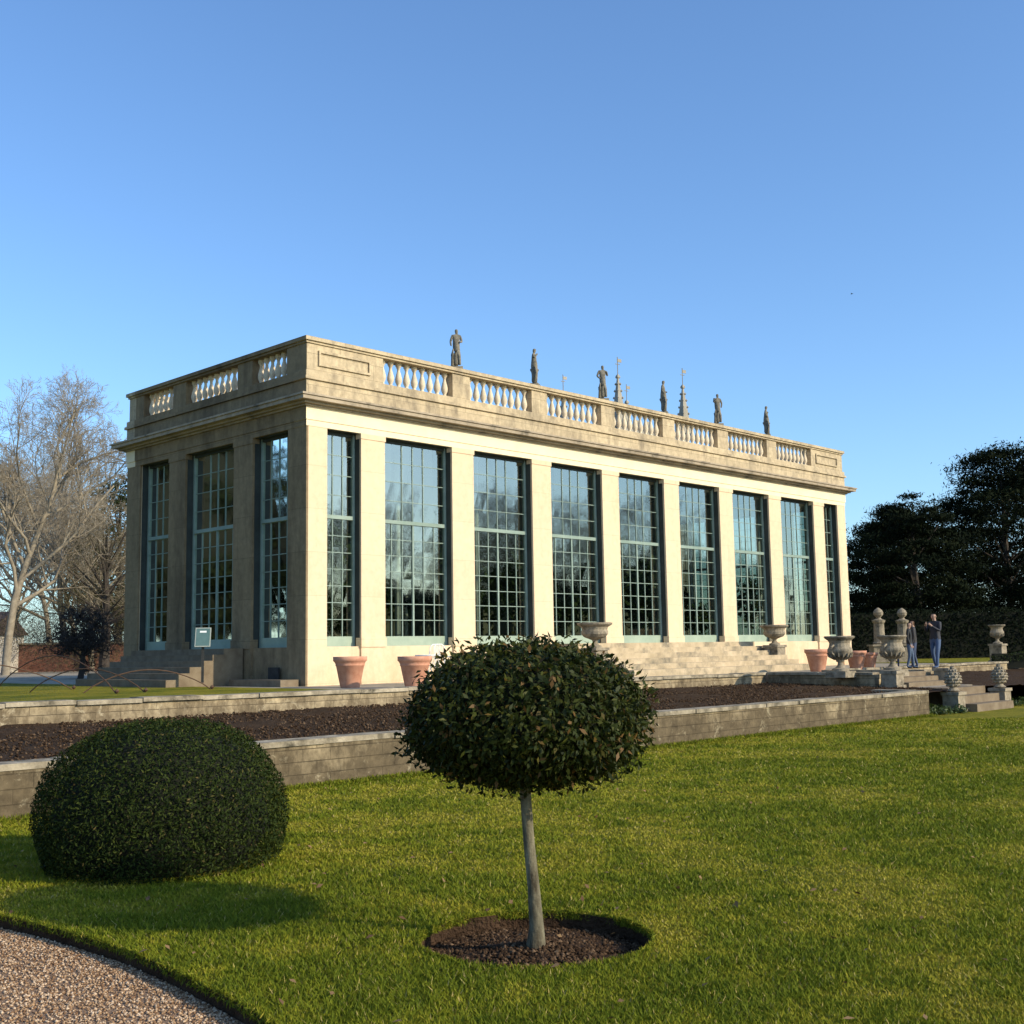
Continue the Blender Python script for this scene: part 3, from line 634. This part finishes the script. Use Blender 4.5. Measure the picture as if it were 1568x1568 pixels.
# ---------------------------------------------------------------- grass blades
def vnoise(x,y,s,seed):
    rg=np.random.default_rng(seed); G=rg.random((64,64)); u=(x*s)%64; v=(y*s)%64
    i=np.floor(u).astype(int); j=np.floor(v).astype(int); fu=u-i; fv=v-j; fu=fu*fu*(3-2*fu); fv=fv*fv*(3-2*fv); i%=64; j%=64; i1=(i+1)%64; j1=(j+1)%64
    return (G[i,j]*(1-fu)+G[i1,j]*fu)*(1-fv)+(G[i,j1]*(1-fu)+G[i1,j1]*fu)*fv
def grass(n,y0,y1,name):
    y=np.exp(rng.uniform(math.log(y0),math.log(y1),n)); x=rng.uniform(-.47,.47,n)*y
    b=(x-B0[0])*Vv[0]+(y-B0[1])*Vv[1]
    k=(x>edx(y)-.0)&(b<YF-.16)&(((x-TC[0])**2+(y-TC[1])**2)>(TR*1.0)**2)&(((x+2.93)**2+(y-10)**2)>.6)
    x=x[k];y=y[k];n=len(x)
    pt=.40*vnoise(x+50,y+50,.8,1)+.3*vnoise(x+50,y+50,2.3,2)+.30*vnoise(x+50,y+50,6,3)
    pt=np.clip((pt-.5)*3.0+.5,0,1)
    h=rng.uniform(.010,.028,n)*(1+.02*y)*(1.3-.6*pt); w=.0006*y*rng.uniform(.6,1.3,n)+.0012; t=rng.uniform(0,6.28,n)
    lean=rng.normal(0,.6,(n,2))*h[:,None]
    r=np.clip(rng.beta(2,3,n)*.55+.46*pt,0,1)
    r=np.where(rng.random(n)<.03,.97,r)
    a=np.stack([x-np.cos(t)*w,y-np.sin(t)*w,np.zeros(n)],1); c=np.stack([x+np.cos(t)*w,y+np.sin(t)*w,np.zeros(n)],1)
    d=np.stack([x+lean[:,0],y+lean[:,1],h],1)
    V=np.stack([a,c,d],1).reshape(-1,3); np_mesh(name,V,np.arange(3*n).reshape(n,3),'blade',np.repeat(r,3))
grass(480000,4.6,27,'grass_blades')
t=rng.uniform(0,6.28,5000); P=np.stack([TC[0]+TR*1.01*np.cos(t),TC[1]+TR*np.sin(t),rng.uniform(-.03,.02,5000)],1)
yy=rng.uniform(4.6,9.5,6000); P=np.vstack([P,np.stack([edx(yy)+rng.uniform(-.02,.03,6000),yy,rng.uniform(-.03,.02,6000)],1)])
v,f,r=leaves(P,np.zeros_like(P),.04,.006,1,rng.beta(2,3,len(P)),np.array([0,0,1.]))
np_mesh('lawn_edge_grass',v,f,'blade',r)
# taller tufts at the foot of the wall
n=9000; a=rng.uniform(-14,9.6,n); b=YF-.19-rng.random(n)**2*.25; X=B0[0]+a*U[0]+b*Vv[0]; Y=B0[1]+a*U[1]+b*Vv[1]
v,f,r=leaves(np.stack([X,Y,rng.uniform(.01,.05,n)],1),np.zeros((n,3)),.08,.012,1,rng.beta(2,4,n),np.array([0,0,1.])); np_mesh('wall_foot_grass',v,f,'blade',r)
n=420; y=rng.uniform(5,24,n); x=rng.uniform(-.45,.45,n)*y; k=x>edx(y); P=np.stack([x,y,np.full(n,.03)],1)[k]
b=(P[:,0]-B0[0])*Vv[0]+(P[:,1]-B0[1])*Vv[1]; P=P[b<YF-.3]
v,f,r=leaves(P,np.tile([0,0,1.],(len(P),1)),.045,.028,.4); np_mesh('fallen_leaves',v,f,'dead',r)
PV=[];PF=[];PR=[];o=0
for i in range(34):
    a=random.choice([rng.uniform(9.9,11.2),rng.uniform(14.6,17)]); b=rng.uniform(-11.9,-10.2); x,y=Wd(a,b); n=90
    d=unit(np.abs(rng.normal(0,1,(n,3)))*np.array([1,1,1])*np.sign(rng.normal(0,1,(n,3))*np.array([1,1,0])+np.array([0,0,1])))
    P=np.array([x,y,0.02])+d*np.array([.22,.22,.20])*rng.uniform(.3,1,(n,1)); v,f,r=leaves(P,d,.10,.035); PV.append(v);PF.append(f+o);PR.append(r);o+=len(v)
np_mesh('border_plants',np.vstack(PV),np.vstack(PF),'plant',np.concatenate(PR))
# ---------------------------------------------------------------- people
person('standing_man',(13.1,37.0,ZT-.05),2.2,1.80,((.45,.28,.2),(.05,.035,.025),(.035,.035,.045),(.07,.11,.20),(.04,.035,.03)),'phone',.14)
person('standing_woman',(13.1,39.0,ZT-.05),1.2,1.62,((.45,.28,.2),(.12,.06,.03),(.05,.045,.045),(.06,.08,.14),(.04,.035,.03)),'side',.08)
person('standing_woman',(12.75,38.4,ZT-.05),-2,1.55,((.45,.28,.2),(.03,.02,.02),(.03,.03,.03),(.09,.13,.2),(.04,.035,.03)),'side',.1)
person('child',(12.4,38.7,ZT-.05),2.6,1.0,((.45,.28,.2),(.16,.09,.04),(.12,.12,.14),(.05,.06,.1),(.04,.035,.03)),'side',.06)
for px,y in ((1340,52),(1376,53)):
    x=(px-784)/1810*y; e=MB(); pedestal(e,(0,0,0),.75,.8)
    e.lathe([(.26,0),(.30,.06),(.24,.12),(.22,.9),(.27,.96),(.30,1.05),(.14,1.10),(.09,1.16),(.2,1.28),(.22,1.38),(.16,1.5),(.03,1.6)],(0,0,.8),14)
    e.obj('stone_column_ornament',['urn'],loc=(x,y,ZT-.05),smooth=False)
urn((19.7,48.5,ZT-.05),URN,.95,.75,.5,False)
# ---------------------------------------------------------------- trees
def bare_tree(name,loc,h,seed,spread=.55,matl='bark',lv=5,lean=(0,0),first=.28,twr=.012,rotz=0,k=1.0,tr=.014):
    rr=random.Random(seed); e=MB()
    def branch(p,d,l,r,lev):
        ns=6 if lev==0 else (4 if lev<3 else 2); pts=[p]; q=Vector(p); dd=Vector(d)
        for i in range(ns):
            wob=.09 if lev==0 else .20
            dd=(dd+Vector((rr.gauss(0,wob),rr.gauss(0,wob),rr.gauss(0,wob)+(.07 if lev else .1)))).normalized(); q=q+dd*(l/ns); pts.append(q.copy())
        r1=r*(.45 if lev else .35); rad=[r+(r1-r)*i/ns for i in range(ns+1)]
        e.tube(pts,rad,8 if lev==0 else (5 if lev<2 else 3))
        if lev>=lv: return
        nch={0:12,1:8,2:6,3:5,4:4}[lev]
        for c in range(int(nch*k+.5)):
            t=(first+(1-first)*(c+.5)/nch) if lev==0 else .25+.75*(c+.6)/nch
            f=min(t,.999)*ns; i=int(f); pp=pts[i].lerp(pts[i+1],f-i)
            az=rr.uniform(0,6.28) if lev else c*2.4+rr.uniform(-.4,.4)
            base=(pts[i+1]-pts[i]).normalized(); a=base.cross(Vector((math.cos(az),math.sin(az),.3))).normalized()
            ang=rr.uniform(.45,.95)*(1.15-.5*t if lev==0 else 1)*spread/.55
            nd=(base*math.cos(ang)+a*math.sin(ang)).normalized()
            ll=l*(rr.uniform(.48,.66) if lev==0 else rr.uniform(.42,.66))*(1.15-.45*t)
            branch(pp,nd,ll,max(rad[i]*(.6 if lev==0 else .6),twr),lev+1)
    branch(Vector((0,0,0)),Vector((lean[0],lean[1],1)).normalized(),h*.72,h*tr,0)
    return e.obj(name,[matl],loc=loc,rotz=rotz,smooth=True,recalc=False)
t1=bare_tree('bare_tree',(-24.8,58,.8),15.5,3,.6,twr=.008)
t2=bare_tree('bare_tree',(-28.2,75,.8),16,11,.6,twr=.008)
def inst(src,name,loc,rz,s):
    o=bpy.data.objects.new(name,src.data); col.objects.link(o); o.location=loc; o.rotation_euler[2]=rz; o.scale=(s,)*3; return o
inst(t2,'bare_tree',(-24.8,70,.8),1.4,.72); inst(t1,'bare_tree',(-35,90,.8),2.6,1.1); inst(t2,'bare_tree',(-39,92,.8),4,1.0); inst(t1,'bare_tree',(-31,84,.8),3.3,.9)
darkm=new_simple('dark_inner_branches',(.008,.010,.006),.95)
def clump_tree(name,loc,R,h,base,nc,per,ls,matl,trunk=True,conic=.0,flat=.5,trr=.3,tm='barkd',spr=.13,asp=.45,lsh=.0,core=0):
    emp=empty(name,loc); C=[]
    while len(C)<nc:
        d=rng.uniform(-1,1,3)
        if np.linalg.norm(d)>1: continue
        d=d*(1/ max(np.linalg.norm(d),1e-3))**.45
        zz=(d[2]+1)/2; rr=(1-conic*zz)*(1+lsh*rng.uniform(-1,1))
        C.append((d[0]*R*rr,d[1]*R*rr,base+(h-base)*zz))
    C=np.array(C); P=np.repeat(C,per,0); cs=np.repeat(rng.uniform(.6,1.3,nc),per)[:,None]
    off=rng.normal(0,1,(len(P),3))*np.array([1,1,flat])*R*spr*cs; P=P+off; 
    rb=np.repeat(rng.random(nc),per)*.6+rng.random(len(P))*.4
    v,f,r=leaves(P,unit(off*np.array([.3,.3,1])+1e-6),ls,ls*asp,.8,rb); np_mesh('foliage',v,f,matl,r,emp)
    if core:
        e=MB(); prof=[]
        for j in range(11):
            a=math.pi*j/10; prof.append((max(.02,R*core*math.sin(a)*rng.uniform(.85,1.1)*(1-conic*(1-math.cos(a))/2)),base+(h-base)*(.5-.5*math.cos(a)*core)))
        e.lathe(prof,(0,0,0),16)
        e.v=[(x*rng.uniform(.9,1.1),y*rng.uniform(.9,1.1),z) for x,y,z in e.v]
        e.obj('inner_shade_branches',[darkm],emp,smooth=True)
    if trunk:
        e=MB(); e.tube([(0,0,-.2),(.1,0,h*.3),(0,.1,h*.6),(0,0,h*.88)],[trr,trr*.8,trr*.5,.05],8)
        for i in range(0,nc,max(1,nc//28)):
            c=C[i]; z0=max(.3*h*.5,c[2]*.7); e.tube([(0,0,z0),(c[0]*.5,c[1]*.5,(z0+c[2])/2),tuple(c)],[trr*.3,trr*.18,.02],4)
        e.obj('trunk_and_limbs',[tm],emp)
    return emp
clump_tree('dark_conifer',(31.8,76,.8),5.2,13.7,1.0,300,190,.30,'conif',flat=.30,conic=.35,spr=.12,asp=.25,lsh=.22)
clump_tree('dark_conifer',(23.8,70,.8),3.8,9.7,.6,230,180,.28,'conif',flat=.30,conic=.3,spr=.13,asp=.25,lsh=.25)
clump_tree('dark_conifer',(27.5,85,.8),5.0,10.2,.2,220,160,.32,'conif',flat=.3,conic=.3,asp=.25,lsh=.2)
clump_tree('dark_conifer',(38,84,.8),6,14,.5,220,160,.34,'conif',flat=.3,conic=.2,asp=.25,lsh=.2)
def hedge(name,x0,x1,y,z1,n,dep=1.5,matl='conif',ls=.16):
    he=empty(name)
    P=np.stack([rng.uniform(x0,x1,n),y+rng.uniform(0,dep,n),ZT+rng.uniform(0,1,n)**.8*(z1)],1)
    ph=np.sin(P[:,0]*1.3)*.12; P[:,2]+=ph; v,f,r=leaves(P,np.tile([0,-1,.4],(len(P),1)),ls,ls*.5,.7,rng.random(n)*.6); np_mesh('foliage',v,f,matl,r,he)
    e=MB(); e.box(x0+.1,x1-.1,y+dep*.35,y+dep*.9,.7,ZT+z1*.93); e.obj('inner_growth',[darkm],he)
hedge('yew_hedge',14,48,62,2.5,30000,1.4)
hedge('low_box_hedge',18.5,32,46,.35,6000,.5,'yew',.07)
clump_tree('evergreen_tree',(-25.4,76,.8),3.4,12.8,2,170,130,.22,'ivy',flat=.8,conic=.25,lsh=.2)
clump_tree('ivy_clad_tree',(-21.4,62,.8),2.4,8.3,.5,150,130,.12,'twigleaf',flat=.9,conic=.2,asp=.15,spr=.22)
clump_tree('shrub_mass',(-23.8,66,.8),4.5,4.6,.3,190,120,.12,'twigleaf',trunk=False,flat=.8,asp=.2,spr=.16)
clump_tree('shrub_mass',(-33,74,.8),6,4.6,.3,190,110,.13,'twigleaf',trunk=False,flat=.8,asp=.2,spr=.16)
wte=empty('weeping_small_tree',(-16.4,45,.85))
wt=bare_tree('trunk_and_branches',(0,0,0),2.9,21,1.05,'barkd',4,first=.35,tr=.03)
wt.parent=wte; wt.scale=(1.4,1.4,.95)
P,nn=dome_pts(5200,1.95,1.15,.75,2.45-.85+.1,2.2,(.45,1.04),0,0,.08)
v,f,r=leaves(P,nn,.16,.016,1.0); np_mesh('drooping_twigs',v,f,'barkd',r,wte)
e=MB(); e.box(-60,-17,70.3,70.7,.6,2.5,0); e.box(-60,-17,70.22,70.78,2.5,2.6,1); e.obj('brick_garden_wall',['brick','coping'])
ct=empty('cottage',(-31.0,68,.8))
e=MB(); e.box(-3,1.7,-2,3,0,2.3,0); e.obj('walls',['render'],ct)
e=MB(); e.add([(-3.2,-2.3,2.25),(1.9,-2.3,2.25),(1.9,.5,3.6),(-3.2,.5,3.6),(-3.2,3.3,2.25),(1.9,3.3,2.25)],[(0,1,2,3),(3,2,5,4),(0,3,4),(1,5,2)]); e.obj('roof',['slate'],ct)
e=MB(); e.box(-.9,-.2,-2.03,-1.97,.9,1.9); e.box(.5,1.1,-2.03,-1.97,0,2.0); e.obj('window_and_door',['iron'],ct)
ch=empty('church_tower',(6.4,66,0),.62)
e=MB(); e.box(-2.6,2.6,-2.6,2.6,0,13.6)
for sx in (-1,1):
    for sy in (-1,1):
        x,y=sx*2.4,sy*2.4
        e.box(x-.35,x+.35,y-.35,y+.35,13.6,14.3); e.lathe([(.42,0),(.40,.15),(.30,.2),(.06,1.9),(.14,1.95),(.12,2.05),(.03,2.15)],(x,y,14.3),4,rot=.785)
        for j in range(4):
            for q in range(4):
                an=.785+q*1.571; rr=.30-.055*j; e.lathe([(.01,-.06),(.06,0),(.01,.09)],(x+rr*math.cos(an),y+rr*math.sin(an),14.75+j*.38),5)
        e.tube([(x,y,16.3),(x,y,17.4)],.03,4); e.tube([(x-.15,y,17.0),(x+.15,y,17.0)],.02,4); e.box(x+.0,x+.28,y-.01,y+.01,17.12,17.3)
for i in range(6):
    for sx in (-1,1):
        e.box(-2.2+i*.8,-1.8+i*.8,sx*2.5-.1,sx*2.5+.1,13.6,14.0)
        if 0<i<5: e.box(sx*2.5-.1,sx*2.5+.1,-2.2+i*.8,-1.8+i*.8,13.6,14.0)
e.obj('tower',['church'],ch)
# trees off to both sides (reflected in the windows)
t3=bare_tree('bare_tree',(78,22,.3),17,31,.6,lv=4,twr=.03)
for i,(x,y,s) in enumerate(((74,8,.9),(82,32,1.05),(88,44,1.0),(95,55,1.1),(80,-4,.8),(86,14,1.0),(100,36,1.1))): inst(t3,'bare_tree',(x,y,.3),i*1.3,s)
for (x,y,R,h) in ((70,2,6,7.5),(72,14,6,8.5),(74,26,6,8),(80,38,7,9.5),(88,50,7,11),(98,60,8,13),(76,-10,6,7.5)):
    clump_tree('dark_conifer',(x,y,.2),R,h,.3,80,110,.6,'conif',trunk=False,flat=.6,core=.86)
for (x,y,R,h) in ((-58,34,7,17),(-60,46,7,19),(-60,58,8,18),(-62,72,8,20),(-56,24,6,15)):  # unseen left row, added so the side windows reflect dark
    clump_tree('dark_conifer',(x,y,.2),R,h,.3,110,120,.6,'conif',trunk=False,flat=.6,core=.88)
e=MB(); e.add([(-.35,0,.08),(-.15,-.08,.1),(0,-.05,0),(.15,-.08,.1),(.35,0,.08),(.14,.06,.09),(0,.12,0),(-.14,.06,.09)],[(0,1,2,7),(2,3,4,5),(1,2,3,5,6,7)]); e.tube([(0,-.18,0),(0,-.05,0),(0,.1,0),(0,.25,0)],[.01,.05,.04,.02],6)
bd=e.obj('flying_bird',['iron'],loc=(26.9,90,29.0),rotz=.6,recalc=False); bd.scale=(.5,)*3
# ---------------------------------------------------------------- light, world, camera
EL=math.radians(24.5)
SD=Vector((.905*math.cos(EL),-.425*math.cos(EL),math.sin(EL)))
sl=bpy.data.lights.new('sun','SUN'); sl.energy=5.0; sl.angle=math.radians(.5); sl.color=(1,.87,.64)
so=bpy.data.objects.new('sun',sl); col.objects.link(so); so.rotation_euler=SD.to_track_quat('Z','Y').to_euler()
w=bpy.data.worlds.new('World'); scene.world=w; w.use_nodes=True; N=w.node_tree.nodes; Lk=w.node_tree.links
bg=N['Background']; sk=N.new('ShaderNodeTexSky'); sk.sky_type='NISHITA'; sk.sun_disc=False; sk.sun_elevation=EL; sk.sun_rotation=math.atan2(SD.x,SD.y)
sk.air_density=1.0; sk.dust_density=.9; sk.ozone_density=1.2
mx=N.new('ShaderNodeMix'); mx.data_type='RGBA'; mx.blend_type='MULTIPLY'; mx.inputs[0].default_value=1; mx.inputs[7].default_value=(1.06,1.42,1.82,1)
Lk.new(sk.outputs[0],mx.inputs[6]); Lk.new(mx.outputs[2],bg.inputs[0]); bg.inputs[1].default_value=.135
cd=bpy.data.cameras.new('camera'); cam=bpy.data.objects.new('camera',cd); col.objects.link(cam); scene.camera=cam
cd.sensor_width=36; cd.sensor_fit='HORIZONTAL'; cd.lens=1809.7/1568*36; cd.clip_end=3000
pitch,roll=.1166,-.0164
fw=Vector((0,math.cos(pitch),math.sin(pitch))); up=Vector((0,-math.sin(pitch),math.cos(pitch))); rt=Vector((1,0,0))
c,s=math.cos(roll),math.sin(roll)
R_=rt*c+up*s; U_=up*c-rt*s
cam.matrix_world=Matrix((( R_.x,U_.x,-fw.x,0),(R_.y,U_.y,-fw.y,0),(R_.z,U_.z,-fw.z,CH),(0,0,0,1)))
scene.view_settings.view_transform='Standard'; scene.view_settings.look='None'; scene.view_settings.exposure=0
